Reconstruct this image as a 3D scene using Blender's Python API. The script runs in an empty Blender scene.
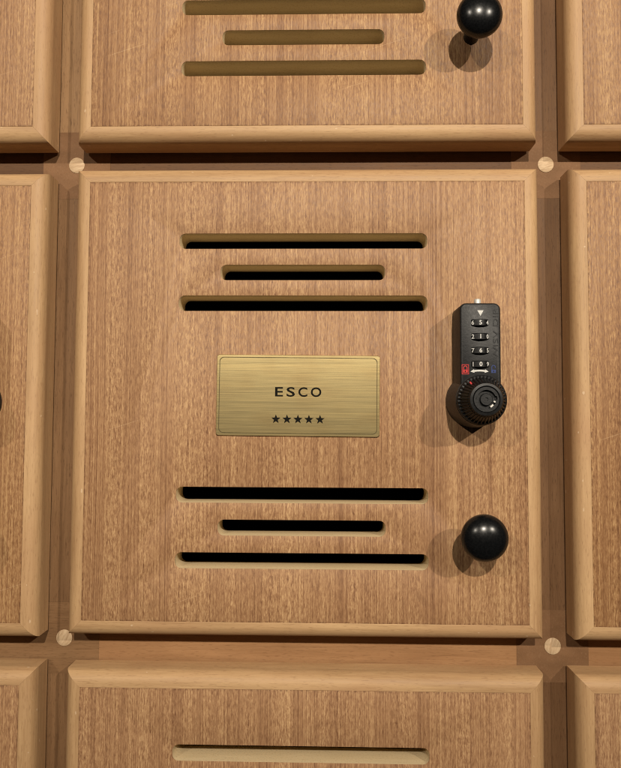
import bpy, bmesh, math, random
from mathutils import Matrix, Vector, Euler

random.seed(7)
scene = bpy.context.scene
COL = scene.collection
MM = 0.001
WALL = Matrix.Translation((0, 0, 1.45)) @ Matrix.Rotation(math.pi / 2, 4, 'X')   # wall frame: x right, y up, z out of the wall

# ------------------------------------------------------------------ camera
cam = bpy.data.cameras.new('camera')
cam.sensor_fit = 'HORIZONTAL'; cam.sensor_width = 36.0
cam.lens = 673 / 621 * 36.0
cam.clip_start = 0.02; cam.clip_end = 50
camo = bpy.data.objects.new('camera', cam); COL.objects.link(camo)
a, b, c = -0.050192519679170586, -0.022029450918155287, -0.003211390804333269
R = Matrix.Rotation(c, 3, 'Z') @ Matrix.Rotation(b, 3, 'Y') @ Matrix.Rotation(a, 3, 'X')
camo.matrix_world = WALL @ (Matrix.Translation((0.013833709, -0.011976848, 0.46120986)) @ R.transposed().to_4x4())
scene.camera = camo

# ------------------------------------------------------------------ light
world = bpy.data.worlds.new('World'); scene.world = world; world.use_nodes = True
bg = world.node_tree.nodes['Background']
bg.inputs[0].default_value = (1.0, 0.86, 0.68, 1); bg.inputs[1].default_value = 0.013
scene.view_settings.view_transform = 'Standard'; scene.view_settings.look = 'None'
scene.view_settings.gamma = 1.0; scene.view_settings.exposure = 0.0
for nm, pos, power in (('track_spot', (1179, 855, 1694), 90), ('track_spot', (148, 919, 1869), 136), ('track_spot', (-1024, 935, 1917), 56)):
    L = bpy.data.lights.new(nm, 'SPOT'); L.energy = power; L.color = (1.0, 0.89, 0.74)
    L.shadow_soft_size = 0.022; L.spot_size = math.radians(42); L.spot_blend = 0.9
    o = bpy.data.objects.new(nm, L); COL.objects.link(o)
    p = WALL @ (Vector(pos) * MM); t = WALL @ (Vector((20, 235, 0)) * MM)
    o.location = p; o.rotation_euler = (t - p).to_track_quat('-Z', 'Y').to_euler()
scene.cycles.max_bounces = 8
scene.cycles.filter_width = 1.05

# ------------------------------------------------------------------ materials
class NT:
    def __init__(s, name):
        s.m = bpy.data.materials.new(name); s.m.use_nodes = True
        s.t = s.m.node_tree; s.b = s.t.nodes['Principled BSDF']
    def n(s, typ, **kw):
        x = s.t.nodes.new(typ)
        for k, v in kw.items(): setattr(x, k, v)
        return x
    def l(s, a, b): s.t.links.new(a, b)
    def math(s, op, a, b=None, clamp=False):
        x = s.n('ShaderNodeMath', operation=op); x.use_clamp = clamp
        for i, v in enumerate((a, b)):
            if v is None: continue
            if isinstance(v, (int, float)): x.inputs[i].default_value = v
            else: s.l(v, x.inputs[i])
        return x.outputs[0]
    def coord(s, rnd=True):
        tc = s.n('ShaderNodeTexCoord')
        if not rnd: return tc.outputs['Object']
        oi = s.n('ShaderNodeObjectInfo'); v = s.n('ShaderNodeVectorMath', operation='ADD')
        cx = s.n('ShaderNodeCombineXYZ'); s.l(s.math('MULTIPLY', oi.outputs['Random'], 3.0), cx.inputs[0])
        s.l(s.math('MULTIPLY', oi.outputs['Random'], 7.0), cx.inputs[1]); s.l(s.math('MULTIPLY', oi.outputs['Random'], 0.9), cx.inputs[2])
        s.l(tc.outputs['Object'], v.inputs[0]); s.l(cx.outputs[0], v.inputs[1])
        return v.outputs[0]
    def noise(s, vec, sx, sy, sz, detail=2, rough=.5, dist=0, off=0):
        mp = s.n('ShaderNodeMapping'); mp.inputs['Scale'].default_value = (sx, sy, sz); mp.inputs['Location'].default_value = (off, off * 1.7, off * .3)
        s.l(vec, mp.inputs[0]); x = s.n('ShaderNodeTexNoise'); x.inputs['Scale'].default_value = 1
        x.inputs['Detail'].default_value = detail; x.inputs['Roughness'].default_value = rough; x.inputs['Distortion'].default_value = dist
        s.l(mp.outputs[0], x.inputs['Vector']); return x.outputs['Fac']
    def rng(s, v, a, b, c=0.0, d=1.0):
        x = s.n('ShaderNodeMapRange'); x.inputs[1].default_value = a; x.inputs[2].default_value = b; x.inputs[3].default_value = c; x.inputs[4].default_value = d
        s.l(v, x.inputs[0]); return x.outputs[0]
    def mix(s, f, A, B, mode='MIX'):
        x = s.n('ShaderNodeMix', data_type='RGBA', blend_type=mode)
        for i, v in ((0, f), (6, A), (7, B)):
            if isinstance(v, (int, float)): x.inputs[i].default_value = v
            elif isinstance(v, tuple): x.inputs[i].default_value = (*v, 1)
            else: s.l(v, x.inputs[i])
        return x.outputs[2]
    def bump(s, h, dist, strength=1.0):
        x = s.n('ShaderNodeBump'); x.inputs['Strength'].default_value = strength; x.inputs['Distance'].default_value = dist
        s.l(h, x.inputs['Height']); s.l(x.outputs[0], s.b.inputs['Normal'])
    def base(s, v, rough=.5, spec=.5, metal=0):
        if isinstance(v, tuple): s.b.inputs['Base Color'].default_value = (*v, 1)
        else: s.l(v, s.b.inputs['Base Color'])
        if isinstance(rough, (int, float)): s.b.inputs['Roughness'].default_value = rough
        else: s.l(rough, s.b.inputs['Roughness'])
        s.b.inputs['Specular IOR Level'].default_value = spec; s.b.inputs['Metallic'].default_value = metal

def veneer():
    k = NT('ribbon_veneer'); P = k.coord()
    warp = k.noise(P, 45, 5, 1, 2)
    sep = k.n('ShaderNodeSeparateXYZ'); k.l(P, sep.inputs[0])
    cmb = k.n('ShaderNodeCombineXYZ'); k.l(k.math('ADD', sep.outputs[0], k.math('MULTIPLY', warp, 0.003)), cmb.inputs[0])
    k.l(sep.outputs[1], cmb.inputs[1]); Q = cmb.outputs[0]
    band = k.rng(k.noise(Q, 75, .45, 1, 2, .55), .36, .64)           # ribbon stripes: flecky / straight
    tone = k.noise(Q, 95, .5, 1, 3, .6, off=5)
    straight = k.noise(Q, 1050, 3.5, 1, 3, .7, off=11)                # long fine lines
    fleck = k.rng(k.noise(Q, 930, 320, 1, 2, .6, .9, off=3), .30, .70, .12, .88)                # short interlocked flecks
    dashes = k.rng(k.noise(Q, 1350, 165, 1, 2, .65, .3, off=33), .28, .72, 0, 1)
    pores = k.rng(k.noise(Q, 1350, 230, 1, 1, .5, off=8), .58, .72)
    lines = k.rng(k.noise(Q, 420, 1.4, 1, 2, .6, off=21), .60, .70)
    ff = k.math('MULTIPLY', k.math('SUBTRACT', fleck, .5), k.rng(band, 0, 1, .10, .50))
    ss = k.math('MULTIPLY', k.math('SUBTRACT', straight, .5), k.rng(band, 0, 1, 1.25, .85))
    dd = k.math('MULTIPLY', k.math('SUBTRACT', dashes, .5), k.rng(band, 0, 1, .28, .54))
    v = k.math('ADD', k.math('ADD', k.math('ADD', ff, dd), ss), k.math('ADD', k.rng(band, 0, 1, .415, .53), k.math('MULTIPLY', k.math('SUBTRACT', tone, .5), .32)))
    rp = k.n('ShaderNodeValToRGB'); k.l(v, rp.inputs[0]); e = rp.color_ramp.elements
    e[0].position = .10; e[0].color = (.165, .073, .032, 1); e[1].position = .95; e[1].color = (.60, .382, .188, 1)
    m = e.new(.48); m.color = (.352, .188, .088, 1)
    col = k.mix(k.math('MULTIPLY', pores, .40), rp.outputs[0], (.16, .070, .030))
    col = k.mix(k.math('MULTIPLY', lines, .16), col, (.21, .095, .042))
    oi = k.n('ShaderNodeObjectInfo').outputs['Random']
    hs = k.n('ShaderNodeHueSaturation'); k.l(k.rng(oi, 0, 1, .93, 1.05), hs.inputs['Value']); k.l(k.rng(oi, 0, 1, 1.04, .97), hs.inputs['Saturation'])
    k.l(col, hs.inputs['Color']); col = hs.outputs[0]
    smudge = k.rng(k.noise(P, 42, 36, 1, 2, .5, .6, off=51), .70, .76)      # faint handling marks
    col = k.mix(k.math('MULTIPLY', smudge, .28), col, (.17, .08, .038))
    scr = k.n('ShaderNodeMapping'); scr.inputs['Rotation'].default_value = (0, 0, math.radians(72)); k.l(P, scr.inputs[0])
    scratch = k.rng(k.noise(scr.outputs[0], 1500, 14, 1, 0, .5, off=61), .845, .90)
    col = k.mix(k.math('MULTIPLY', scratch, .35), col, (.66, .46, .27))
    # torn veneer fibres along the edge where it meets the solid strip
    raw = k.n('ShaderNodeSeparateXYZ'); k.l(k.n('ShaderNodeTexCoord').outputs['Object'], raw.inputs[0])
    d = k.math('MAXIMUM', k.math('ABSOLUTE', raw.outputs[0]), k.math('ABSOLUTE', raw.outputs[1]))
    tear = k.math('MULTIPLY', k.rng(d, .1498, .1511), k.rng(k.noise(P, 500, 260, 1, 1, off=17), .48, .6))
    col = k.mix(k.math('MULTIPLY', tear, .6), col, (.13, .058, .026))
    k.base(col, k.rng(fleck, .3, .7, .50, .62), .35)
    k.bump(k.math('SUBTRACT', straight, k.math('MULTIPLY', pores, .6)), .00012, .5)
    return k.m

def stripwood(name, lo, hi, streak, pinkish, grain=1.0, nicks=0):
    """solid wood, grain along local x"""
    k = NT(name); P = k.coord()
    big = k.noise(P, 5, 75, 75, 3, .55, .6)
    fine = k.noise(P, 45, 850, 850, 3, .6, off=4)
    dash = k.rng(k.noise(P, 210, 1500, 1500, 1, .5, off=9), .58, .74)
    vein = k.rng(k.noise(P, 11, 260, 260, 3, .65, 1.4, off=13), .58, .72)
    blot = k.noise(P, 14, 30, 30, 2, .5, off=23)
    v = k.math('ADD', k.math('MULTIPLY', big, .75), k.math('MULTIPLY', fine, .38 * grain), True)
    col = k.mix(k.rng(v, .38, .74), lo, hi)
    col = k.mix(k.math('MULTIPLY', k.rng(blot, .45, .68), .55), col, pinkish)
    col = k.mix(k.math('MULTIPLY', dash, .38 * grain), col, streak)
    col = k.mix(k.math('MULTIPLY', vein, .30 * grain), col, streak)
    nick = k.rng(k.noise(P, 260, 420, 420, 0, .5, off=31), .845, .86)
    col = k.mix(k.math('MULTIPLY', nick, nicks), col, (.72, .55, .37))
    k.base(col, k.rng(fine, .3, .7, .50, .64), .4 if 'pale' in name else .16)
    k.bump(fine, .00010, .35)
    return k.m

def endgrain():
    k = NT('joint_block_wood'); P = k.coord()
    sp = k.noise(P, 900, 700, 900, 2, .6); big = k.noise(P, 40, 90, 40, 2, off=3)
    col = k.mix(k.rng(big, .3, .7), (.160, .084, .040), (.220, .118, .059))
    col = k.mix(k.math('MULTIPLY', k.rng(sp, .58, .72), .28), col, (.29, .175, .10))
    col = k.mix(k.math('MULTIPLY', k.rng(sp, .42, .28), .3), col, (.13, .06, .03))
    k.base(col, .65, .15); k.bump(sp, .0001, .4); return k.m

def dowelwood():
    k = NT('dowel_end_grain'); P = k.coord()
    r = k.noise(P, 120, 700, 10, 3, .6)
    k.base(k.mix(k.rng(r, .35, .65), (.46, .31, .18), (.66, .49, .31)), .6, .3); return k.m

def mdf():
    k = NT('raw_board_core'); P = k.coord()
    s1 = k.noise(P, 900, 900, 900, 2, .6); s2 = k.noise(P, 30, 30, 300, 2, off=2)
    col = k.mix(s2, (.56, .435, .255), (.69, .555, .345))
    col = k.mix(k.math('MULTIPLY', k.rng(s1, .55, .75), .5), col, (.40, .28, .15))
    k.base(col, .85, .1); k.bump(s1, .0002, .5); return k.m

def brass():
    k = NT('brushed_brass'); P = k.coord()
    br = k.noise(P, 22, 2600, 1, 3, .65); br2 = k.noise(P, 6, 480, 1, 2, .6, off=6)
    tarn = k.noise(P, 26, 34, 1, 3, .55, off=12)
    dust = k.rng(k.noise(P, 420, 420, 1, 1, off=15), .79, .83)
    v = k.math('ADD', k.math('MULTIPLY', br, .85), k.math('MULTIPLY', br2, .22))
    col = k.mix(k.rng(v, .35, .75), (.80, .62, .29), (.93, .755, .39))
    col = k.mix(k.math('MULTIPLY', k.rng(tarn, .5, .72), .35), col, (.62, .40, .17))
    col = k.mix(k.math('MULTIPLY', dust, .5), col, (.9, .8, .5))
    k.base(col, k.rng(v, .35, .75, .42, .32), .5, 1.0)
    k.b.inputs['Anisotropic'].default_value = .6
    tg = k.n('ShaderNodeTangent', direction_type='UV_MAP'); k.l(tg.outputs[0], k.b.inputs['Tangent'])
    k.bump(br, .00006, .22); return k.m

def plain(name, col, rough=.4, spec=.5, metal=0, grit=0):
    k = NT(name); P = k.coord()
    g = k.noise(P, 700, 700, 700, 2, .6)
    c2 = tuple(min(1, x * 1.25 + .002) for x in col)
    k.base(k.mix(k.rng(g, .3, .7), col, c2), k.rng(g, .3, .7, rough * .92, min(1, rough * 1.12)), spec, metal)
    if grit: k.bump(g, .0002, grit)
    return k.m

M = {
 'veneer': veneer(),
 'strip': stripwood('pale_edging_wood', (.38, .224, .107), (.575, .371, .190), (.24, .122, .055), (.44, .250, .126), 1.0, .5),
 'stile': stripwood('brown_stile_wood', (.118, .060, .027), (.190, .103, .050), (.065, .031, .014), (.13, .066, .031), 1.3),
 'midstile': stripwood('mid_brown_stile_wood', (.155, .083, .038), (.245, .138, .067), (.09, .043, .019), (.17, .091, .043), 1.3),
 'palestile': stripwood('tan_stile_wood', (.205, .115, .053), (.315, .188, .093), (.115, .057, .026), (.225, .125, .060), 1.4),
 'shadedrail': stripwood('shade_darkened_rail_wood', (.085, .041, .019), (.14, .073, .035), (.05, .023, .011), (.095, .046, .022), 1.3),  # upper rails: brown wood, with the doors' shadow darkened into the colour
 'rail': stripwood('reddish_rail_wood', (.25, .130, .058), (.36, .198, .094), (.15, .07, .03), (.27, .143, .067), 1.1),
 'block': endgrain(), 'dowel': dowelwood(), 'mdf': mdf(), 'brass': brass(),
 'inside': plain('shade_dark_cabinet_inside', (.022, .016, .012), .8, .2),  # unlit cabinet interior: its shade is put into this near-black colour
 'ink': plain('dark_engraving_fill', (.008, .007, .005), .7, .06),
 'knob': plain('black_gloss_knob', (.003, .0033, .0038), .25, .36),
 'black': plain('black_textured_plastic', (.0072, .0076, .0085), .46, .36, 0, .4),
 'blackgloss': plain('black_smooth_plastic', (.0055, .0057, .0062), .36, .35),
 'white': plain('white_print', (.52, .52, .50), .5, .3),
 'red': plain('red_print', (.42, .022, .022), .5, .3),
 'blue': plain('blue_print', (.018, .035, .14), .5, .3),
 'grooveshade': plain('keyway_painted_shade', (.0015, .0015, .0015), .9, .05),  # black plastic groove of the key hub, recess shade painted as pure black
 'brassline': plain('engraved_brass_line', (.10, .078, .030), .6, .4, .3),
 'pale': plain('pale_grey_metal', (.50, .49, .46), .45, .5, .3),
 'chrome': plain('satin_steel', (.70, .68, .64), .38, .5, 1),
}

# ------------------------------------------------------------------ mesh helpers (all in millimetres)
def finish(name, bm, mats, parent=None, loc=(0, 0, 0), rot=(0, 0, 0), smooth=None):
    bmesh.ops.recalc_face_normals(bm, faces=bm.faces[:])
    for v in bm.verts: v.co *= MM
    me = bpy.data.meshes.new(name); bm.to_mesh(me); bm.free()
    for m in (mats if isinstance(mats, (list, tuple)) else [mats]): me.materials.append(M[m])
    if smooth is not None:
        me.polygons.foreach_set('use_smooth', [True] * len(me.polygons))
        me.set_sharp_from_angle(angle=math.radians(smooth))
    o = bpy.data.objects.new(name, me); COL.objects.link(o)
    o.location = Vector(loc) * MM; o.rotation_euler = rot
    if parent: o.parent = parent
    return o

def rrect(w, h, r, n=6, cx=0, cy=0):
    pts = []
    for sx, sy, a0 in ((1, 1, 0), (-1, 1, 90), (-1, -1, 180), (1, -1, 270)):
        for i in range(n + 1):
            t = math.radians(a0 + 90 * i / n)
            pts.append((cx + sx * (w / 2 - r) + r * math.cos(t), cy + sy * (h / 2 - r) + r * math.sin(t)))
    return pts

def loft(bm, loops, cap0=True, cap1=True, mi=0):
    vs = [[bm.verts.new(p) for p in lp] for lp in loops]; n = len(vs[0]); fs = []
    for A, B in zip(vs, vs[1:]):
        for i in range(n): fs.append(bm.faces.new((A[i], A[(i + 1) % n], B[(i + 1) % n], B[i])))
    if cap0: fs.append(bm.faces.new(vs[0][::-1]))
    if cap1: fs.append(bm.faces.new(vs[-1]))
    for f in fs: f.material_index = mi
    return fs

def lathe(bm, prof, n=64, c=(0, 0), mi=0, mod=None):
    loops = []
    for k, (r, z) in enumerate(prof):
        loops.append([(c[0] + (r if mod is None else mod(k, i, r)) * math.cos(2 * math.pi * i / n), c[1] + (r if mod is None else mod(k, i, r)) * math.sin(2 * math.pi * i / n), z) for i in range(n)])
    return loft(bm, loops, mi=mi)

def box(bm, x0, x1, y0, y1, z0, z1, mi=0):
    loft(bm, [[(x0, y0, z), (x1, y0, z), (x1, y1, z), (x0, y1, z)] for z in (z0, z1)], mi=mi)

def prism(bm, pts, z0, z1, mi=0, mat=None):
    f = lambda p, z: (mat @ Vector((p[0], p[1], z))) if mat else (p[0], p[1], z)
    loft(bm, [[f(p, z) for p in pts] for z in (z0, z1)], mi=mi)

def text_into(bm, ch, w, h, mat, depth=.12, bold=0.0, mi=0, keep=False):
    """flat lettering with a little thickness, fitted into w x h mm around the origin"""
    cu = bpy.data.curves.new('lettering', 'FONT'); cu.body = ch; cu.size = 10; cu.extrude = depth / 2; cu.offset = bold; cu.resolution_u = 4
    o = bpy.data.objects.new('lettering', cu); COL.objects.link(o)
    dg = bpy.context.evaluated_depsgraph_get(); me = bpy.data.meshes.new_from_object(o.evaluated_get(dg))
    bpy.data.objects.remove(o); bpy.data.curves.remove(cu)
    xs = [v.co.x for v in me.vertices]; ys = [v.co.y for v in me.vertices]
    sy = h / (max(ys) - min(ys)); sx = sy if keep else w / (max(xs) - min(xs))
    mx, my = (max(xs) + min(xs)) / 2, (max(ys) + min(ys)) / 2
    vs = [bm.verts.new(mat @ Vector(((v.co.x - mx) * sx, (v.co.y - my) * sy, v.co.z))) for v in me.vertices]
    for p in me.polygons:
        try: bm.faces.new([vs[i] for i in p.vertices]).material_index = mi
        except ValueError: pass
    bpy.data.meshes.remove(me)

def empty(name, loc, label, cat, group=None):
    o = bpy.data.objects.new(name, None); COL.objects.link(o); o.empty_display_size = .05
    o.matrix_world = WALL @ Matrix.Translation(Vector(loc) * MM)
    o['label'] = label; o['category'] = cat
    if group: o['group'] = group
    return o

# ------------------------------------------------------------------ cabinet carcass with its face frame
PITCH, T, FZ = 345.0, 22.0, -24.0
HALF, INNER = 162.0, 151.4
LO, HI = -1.5, 1.5
cab = empty('locker_cabinet', (0, LO * PITCH - 25, FZ), 'brown wooden cabinet frame with round dowel ends showing in the gaps between the locker doors', 'cabinet')
OY = -(LO * PITCH - 25)
def cpart(name, bm, mat, loc, rot=(0, 0, 0), smooth=None):
    return finish(name, bm, mat, cab, (loc[0], loc[1] + OY, loc[2]), rot, smooth)
BW = 50.0; SEG = PITCH - BW
def member(length, dz):
    bm = bmesh.new(); e = .35
    loft(bm, [[(-length / 2, -BW / 2, -20), (length / 2, -BW / 2, -20), (length / 2, BW / 2, -20), (-length / 2, BW / 2, -20)],
              [(-length / 2, -BW / 2, dz - e), (length / 2, -BW / 2, dz - e), (length / 2, BW / 2, dz - e), (-length / 2, BW / 2, dz - e)],
              [(-length / 2 + .03, -BW / 2 + e, dz), (length / 2 - .03, -BW / 2 + e, dz), (length / 2 - .03, BW / 2 - e, dz), (-length / 2 + .03, BW / 2 - e, dz)]])
    return bm
DOW = {(-.5, .5): (-170.3, 173.6), (.5, .5): (173.7, 172.9), (-.5, -.5): (-171.9, -169.5), (.5, -.5): (174.0, -171.4)}
NODE = {(i, j): DOW.get((LO + i, LO + j), ((LO + i) * PITCH, (LO + j) * PITCH)) for i in range(4) for j in range(4)}
def run(kind, A, B, vertical, wood):
    A, B = Vector(A), Vector(B); d = B - A
    ang = math.atan2(d.y, d.x)
    cpart(kind, member(d.length - BW - .04, 0.0 if vertical else -.12), wood, ((A.x + B.x) / 2, (A.y + B.y) / 2, 0), (0, 0, ang))
for (i, j), P0 in NODE.items():
    if j < 3: run('stile', P0, NODE[i, j + 1], True, ('palestile' if j > 1 else 'midstile') if i < 2 else 'stile')
    if i < 3: run('rail', P0, NODE[i + 1, j], False, ('rail' if i > 0 else 'midstile') if j < 2 else 'shadedrail')
    bmk = bmesh.new(); box(bmk, -BW / 2, BW / 2, -BW / 2, BW / 2, -20, .1)
    cpart('joint_block', bmk, 'midstile' if (i, j) == (1, 1) else 'block', (P0[0], P0[1], 0))
    bmd = bmesh.new(); lathe(bmd, [(5.75, -6), (5.75, .45), (5.45, .7)], 40)
    cpart('dowel_end', bmd, 'dowel', (P0[0], P0[1], 0), (0, 0, random.uniform(0, 3)), 40)
for g in range(4):
    c0 = (LO + g) * PITCH
    bmv = bmesh.new(); box(bmv, -9, 9, LO * PITCH - 24, HI * PITCH + 24, -420, -20.5); cpart('divider', bmv, 'inside', (c0, 0, 0))
    for h in range(3):
        bmh = bmesh.new(); box(bmh, -PITCH / 2 + 9.5, PITCH / 2 - 9.5, -9, 9, -420, -20.5); cpart('shelf', bmh, 'inside', ((LO + h + .5) * PITCH, c0, 0))
bmb = bmesh.new(); box(bmb, LO * PITCH - 9, HI * PITCH + 9, LO * PITCH - 24, HI * PITCH + 24, -430, -421); cpart('back_panel', bmb, 'inside', (0, 0, 0))

# ------------------------------------------------------------------ one locker door with its parts
def panel_mesh():
    cu = bpy.data.curves.new('panel', 'CURVE'); cu.dimensions = '2D'; cu.fill_mode = 'BOTH'
    e = .22
    cu.extrude = T / 2 - e; cu.bevel_depth = e; cu.offset = -e; cu.bevel_resolution = 1
    def poly(pts):
        s = cu.splines.new('POLY'); s.points.add(len(pts) - 1); s.use_cyclic_u = True
        for q, p in zip(s.points, pts): q.co = (p[0], p[1], 0, 1)
    h = INNER - .04
    poly([(-h, -h), (h, -h), (h, h), (-h, h)])
    for cy, half, x0 in ((109.4, 1, 0), (87.4, 0, 0), (65.9, 1, 0), (-65.9, 1, 0), (-88.0, 0, 0), (-110.2, 1, 0)):
        l, r = (-87.7, 84.2) if half else (-58.9, 55.2)
        poly(rrect(r - l, 10.7, 4.3, 7, (l + r) / 2, cy))
    o = bpy.data.objects.new('panel', cu); COL.objects.link(o)
    dg = bpy.context.evaluated_depsgraph_get(); me = bpy.data.meshes.new_from_object(o.evaluated_get(dg))
    bpy.data.objects.remove(o); bpy.data.curves.remove(cu)
    bm = bmesh.new(); bm.from_mesh(me); bpy.data.meshes.remove(me)
    bmesh.ops.remove_doubles(bm, verts=bm.verts[:], dist=.001)
    for f in bm.faces: f.material_index = 0 if f.normal.z > .3 else 1
    for v in bm.verts: v.co.z -= T / 2
    return bm

def strip_mesh():
    r, e, gap = 8.0, .5, .04
    prof = [(INNER, -.18), (INNER + .25, 0)] + [(HALF - r + r * math.sin(t), -r + r * math.cos(t)) for t in [math.pi / 2 * i / 14 for i in range(15)]]
    prof += [(HALF, -T + e), (HALF - e, -T), (INNER, -T)]
    bm = bmesh.new()
    # local x along the grain, local y = 0 at the door centre, pointing outwards
    loft(bm, [[(s * (y - gap), y, z) for y, z in prof] for s in (-1, 1)])
    return bm

def knob_mesh():
    bm = bmesh.new(); prof = []
    for i in range(41):                                   # flattened ball, 30 mm across and 19 mm deep
        t = math.pi * (i / 40); r = 15.1 * math.sin(t)
        if r < 4.9 and t < 1: continue
        prof.append((max(.02, r), 26 - 9.4 * math.cos(t)))
    lathe(bm, prof, 80); return bm
def stem_mesh():
    bm = bmesh.new(); lathe(bm, [(5.3, .02), (5.3, .6), (5.1, 1.2), (5.0, 12), (5.6, 17.6)], 48); return bm

def lock_housing():
    bm = bmesh.new()
    w, top, bot = 26.3, 63.0, -3.0
    cyy, hh = (top + bot) / 2, top - bot
    L = [(0, 0, 4.2), (0, 24.6, 4.2), (.45, 25.6, 3.9), (1.1, 26, 3.4)]
    loft(bm, [[(x, y, z) for x, y in rrect(w - 2 * i, hh - 2 * i, r, 8, 0, cyy)] for i, z, r in L])
    lathe(bm, [(18.1, 0.02), (17.9, 8), (16.3, 26.5), (15.2, 27.2)], 80, (0, 0))      # round body below the dial
    return bm

def dial_mesh():
    bm = bmesh.new(); n = 160
    def mod(k, i, r):
        if k in (4, 5): return r - (.95 if (i % 4) in (0, 1) else 0)
        return r
    lathe(bm, [(15.3, 26.6), (16.0, 27.4), (16.0, 28.6), (15.5, 29.3), (15.0, 29.8), (11.3, 38.2), (10.6, 38.7), (10.6, 40.2), (10.1, 40.9), (8.6, 41.1), (8.2, 40.5), (7.9, 40.3), (7.9, 31)], n, mod=mod)
    return bm
def keyhub_mesh():
    bm = bmesh.new()
    # ring with two locking notches, a sunk groove and a raised centre post
    def mod(k, i, r):
        if k in (2, 3) and (i in range(38, 46) or i in range(0, 5)): return r + .8
        return r
    lathe(bm, [(7.8, 39), (7.8, 40.9), (5.9, 40.9), (5.9, 33.5), (3.9, 33.5), (3.9, 40.4), (3.5, 40.8), (1.2, 40.8), (1.1, 40.3), (.05, 40.3)], 80, mod=mod)
    for f in bm.faces:
        rs = [math.hypot(v.co.x, v.co.y) for v in f.verts]
        if 3.8 < min(rs) and max(rs) < 6.9 and min(v.co.z for v in f.verts) < 40: f.material_index = 1
    return bm
def glint_mesh():
    bm = bmesh.new()
    for a0, a1 in ((-62, -38), (-20, -10)):
        pts = [(5.8 * math.cos(math.radians(t)), 5.8 * math.sin(math.radians(t))) for t in [a0 + (a1 - a0) * i / 5 for i in range(6)]]
        pts += [(4.7 * math.cos(math.radians(t)), 4.7 * math.sin(math.radians(t))) for t in [a1 + (a0 - a1) * i / 5 for i in range(6)]]
        prism(bm, pts, 36.6, 40.6)
    return bm

def wheel_mesh(digits):
    bm = bmesh.new(); Rw, zc = 8.2, 20.1
    nx = 48; hh = 2.2
    prof = [(Rw - .5, -hh), (Rw, -hh + .45), (Rw, hh - .45), (Rw - .5, hh)]
    loft(bm, [[(r * math.sin(2 * math.pi * i / nx), y, zc + r * math.cos(2 * math.pi * i / nx)) for i in range(nx)] for r, y in prof])
    for ch, ang in zip(digits, (-35, 0, 35)):
        m = Matrix.Translation((0, 0, zc)) @ Matrix.Rotation(math.radians(ang), 4, 'Y') @ Matrix.Translation((0, 0, Rw - .03))
        text_into(bm, ch, 2.2, 2.9, m, .16, .22, 1, keep=True)
    return bm

def padlock_icon(open_):
    bm = bmesh.new(); I = Matrix.Identity(4)
    def bar(x0, y0, x1, y1): box(bm, min(x0, x1), max(x0, x1), min(y0, y1), max(y0, y1), 26.0 - .1, 26.06)
    t = .38
    if not open_:
        bar(-2.3, -3.2, 2.3, -3.2 + t); bar(-2.3, 3.2 - t, 2.3, 3.2); bar(-2.3, -3.2 + t + .01, -2.3 + t, 3.2 - t - .01); bar(2.3 - t, -3.2 + t + .01, 2.3, 3.2 - t - .01)
    # body
    for q in ((-1.5, -2.3, 1.5, -.2),):
        bar(q[0], q[1], -.35, q[3]); bar(.35, q[1], q[2], q[3]); bar(-.34, -.9, .34, q[3]); bar(-.34, q[1], .34, -1.9)
    # shackle
    dx = 0
    pts = []
    for rr, rev in ((1.35, 0), (.85, 1)):
        seq = [math.radians(a) for a in range(0, 181, 20)]
        p = [(dx + rr * math.cos(a), (1.05 if not open_ else 1.5) + rr * math.sin(a)) for a in seq]
        p = [(dx + rr, -.15 if not open_ else .9)] + p + [(dx - rr, -.15)]
        pts += p[::-1] if rev else p
    prism(bm, pts, 25.9, 26.055)
    return bm

def arrow_mesh():
    bm = bmesh.new(); up, dn = [], []
    cr, a0 = 22.0, math.radians(9.5)
    for i in range(13):
        a = -a0 + 2 * a0 * i / 12
        up.append(((cr + .55) * math.sin(a), (cr + .55) * math.cos(a) - cr)); dn.append(((cr - .55) * math.sin(a), (cr - .55) * math.cos(a) - cr))
    prism(bm, up + dn[::-1], 25.9, 26.06)
    for s in (-1, 1):
        e = Vector((cr * math.sin(a0) * s, cr * math.cos(a0) - cr)); d = Vector((s * math.cos(a0), -math.sin(a0))); nrm = Vector((-d.y, d.x))
        prism(bm, [tuple(e - d * .2 + nrm * 1.2), tuple(e + d * 2.2), tuple(e - d * .2 - nrm * 1.2)], 25.9, 26.075)
    return bm

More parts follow.
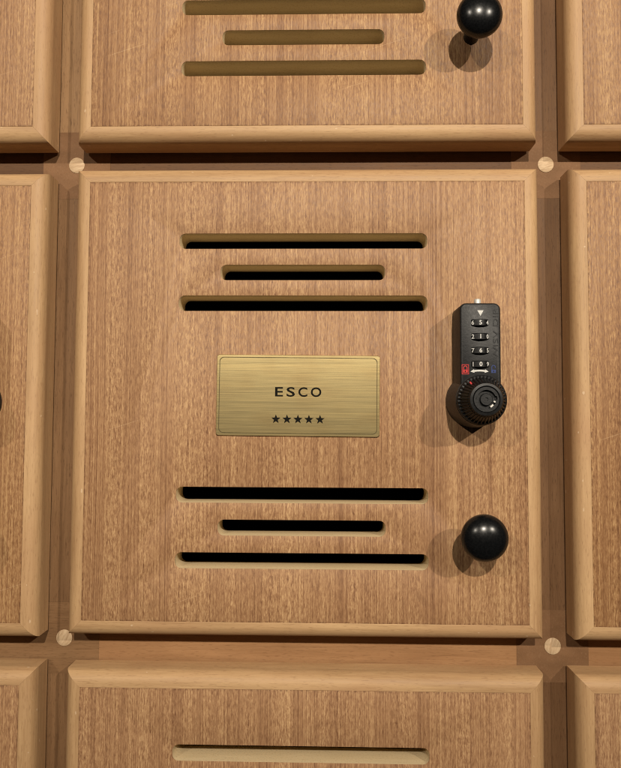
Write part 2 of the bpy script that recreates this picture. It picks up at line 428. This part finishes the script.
def add_lock(door, base_loc, full=True):
    lk = finish('combination_lock', lock_housing(), 'black', door, base_loc, smooth=35)
    finish('dial', dial_mesh(), 'blackgloss', lk, smooth=25)
    finish('key_hub', keyhub_mesh(), ['black', 'grooveshade'], lk, smooth=30)
    finish('key_pins', glint_mesh(), 'chrome', lk)
    if not full: return lk
    for yy, dg in ((50.0, '654'), (41.0, '210'), (32.0, '765'), (23.1, '109')):
        finish('number_wheel', wheel_mesh(dg), ['blackgloss', 'white'], lk, (-.35, yy, 0), smooth=30)
    bm = bmesh.new(); prism(bm, [(-2.0, 1.75), (0, -1.95), (2.0, 1.75)], 25.9, 26.06); finish('arrow_mark', bm, 'white', lk, (.1, 56.4, 0))
    finish('turn_arrow', arrow_mesh(), 'white', lk, (-.8, 19.0, 0))
    finish('locked_symbol', padlock_icon(False), 'red', lk, (-9.9, 19.8, 0))
    finish('unlocked_symbol', padlock_icon(True), 'blue', lk, (8.2, 19.8, 0))
    bm = bmesh.new(); prism(bm, rrect(1.9, 1.0, .3, 3), 0, .5, 0); 
    for v in bm.verts: pass
    t = math.radians(128); rm = 13.4; zz = 29.3 + (15.5 - rm) * (8.4 / 3.7)
    finish('index_mark', bm, 'red', lk, (rm * math.cos(t), rm * math.sin(t), zz - .1), (0, math.radians(0), t), None)
    bm = bmesh.new()
    lathe(bm, [(2.3, 0), (2.3, 4.2), (2.0, 4.7), (1.7, 4.8)], 32)
    finish('release_button', bm, 'pale', lk, (.9, 62.7, 14), (-math.pi / 2, 0, 0), 40)
    bm = bmesh.new(); box(bm, -3.6, 2.6, 0, 1.6, 8, 14)
    finish('button_guard', bm, 'blackgloss', lk, (.9, 62.95, 0))
    bm = bmesh.new(); m = Matrix.Translation((9.8, 43.0, 26.0)) @ Matrix.Rotation(math.pi / 2, 4, 'Z')
    text_into(bm, 'WISV DIR', 34, 3.3, m, .5, 0.0)
    finish('raised_lettering', bm, 'black', lk)
    return lk

def add_plate(door):
    W, H = 112.0, 55.8; bm = bmesh.new()
    L = [(0, .02, 2.0), (0, .75, 2.0), (.28, 1.0, 1.9), (1.75, 1.0, 3.2), (1.78, .75, 3.2), (2.2, .75, 3.0), (2.23, 1.0, 3.0)]
    loft(bm, [[(x, y, z) for x, y in rrect(W - 2 * i, H - 2 * i, r, 8)] for i, z, r in L])
    ring = len(rrect(10, 10, 1, 8))
    bm.faces.ensure_lookup_table()
    for f in bm.faces[3 * ring:6 * ring]: f.material_index = 1
    uv = bm.loops.layers.uv.new('UVMap')
    for f in bm.faces:
        for l in f.loops: l[uv].uv = (l.vert.co.x * .005 + .5, l.vert.co.y * .005 + .5)
    pl = finish('name_plate', bm, ['brass', 'brassline'], door, (-4.6, HALF + 2.1, 0), (0, 0, math.radians(-.4)))
    x = -15.7
    for ch, w in (('E', 5.5), ('S', 5.7), ('C', 6.1), ('O', 7.2)):
        bm = bmesh.new(); text_into(bm, ch, w, 6.4 if ch == 'E' else 6.6, Matrix.Identity(4), .1, .16)
        finish('letter', bm, 'ink', pl, (x + w / 2, 2.45, 1.03)); x += w + 2.4
    for sx in (-14.9, -7.3, .2, 7.7, 15.3):
        bm = bmesh.new()
        pts = [((3.35 if i % 2 == 0 else 1.38) * math.sin(i * math.pi / 5), (3.35 if i % 2 == 0 else 1.38) * math.cos(i * math.pi / 5)) for i in range(10)]
        prism(bm, pts, 0, .08); finish('star', bm, 'ink', pl, (sx, -16.3, 1.0))
    return pl

GROUP = 'square wooden locker doors in the wall'
def make_door(label, x, y):
    d = empty('wall_locker', (x, y - HALF, 0), label, 'locker', GROUP)
    return d
def child(o, d): o.parent = d; return o

LBL = {
 (0, 0): 'oak-brown locker door carrying the brass ESCO plate, black combination lock and round knob',
 (0, 1): 'locker directly above the brass-plate one, with dark shaded slots and a black ball knob',
 (0, -1): 'locker door directly below the brass-plate door, a single long pale-edged slot showing near its top',
 (-1, 0): 'locker door left of the brass-plate door, the rim of its black lock just peeking in',
 (1, 0): 'plain locker door strip right of the brass-plate door, beside its lock and knob',
 (-1, 1): 'corner of a locker door diagonally above and left of the brass-plate door',
 (1, 1): 'corner of a locker door diagonally above and right of the brass-plate door',
 (-1, -1): 'corner of a locker door diagonally below and left of the brass-plate door',
 (1, -1): 'corner of a locker door diagonally below and right of the brass-plate door',
}
OFF = {(0, 0): (-.3, 1.1), (0, 1): (-.7, -1.1), (0, -1): (-.35, -1.1), (-1, 0): (.1, -1.2), (1, 0): (.2, .5), (-1, 1): (0, -.8), (1, 1): (-.9, -1.4), (-1, -1): (.4, -.5), (1, -1): (-.2, -.8)}

main = make_door(LBL[(0, 0)], OFF[(0, 0)][0], OFF[(0, 0)][1])
C0 = (0, HALF, 0)
finish('veneer_panel', panel_mesh(), ['veneer', 'mdf'], main, C0, smooth=25)
for q in range(4): finish('edge_strip', strip_mesh(), 'strip', main, C0, (0, 0, q * math.pi / 2), smooth=22)
kn = finish('knob', knob_mesh(), 'knob', main, (115.8, HALF - 89.1, 0), smooth=60)
finish('knob_stem', stem_mesh(), 'knob', kn, smooth=40)

def copy_tree(o, parent):
    cpy = o.copy(); COL.objects.link(cpy); cpy.parent = parent
    for ch in list(o.children): copy_tree(ch, cpy)
    return cpy
src = list(main.children)
doors = {(0, 0): main}
for key in LBL:
    if key == (0, 0): continue
    d = make_door(LBL[key], key[0] * PITCH + OFF[key][0], key[1] * PITCH + OFF[key][1])
    for ch in src:
        if key == (-1, 1) and ch.name.startswith('knob'): continue      # that corner shows no knob
        copy_tree(ch, d)
    doors[key] = d
lock = add_lock(main, (114.3, HALF - 1.2, 0))
for key, d in doors.items():
    if key != (0, 0):
        copy_tree(lock, d).location.x += .0026 if key == (-1, 0) else 0
add_plate(main)
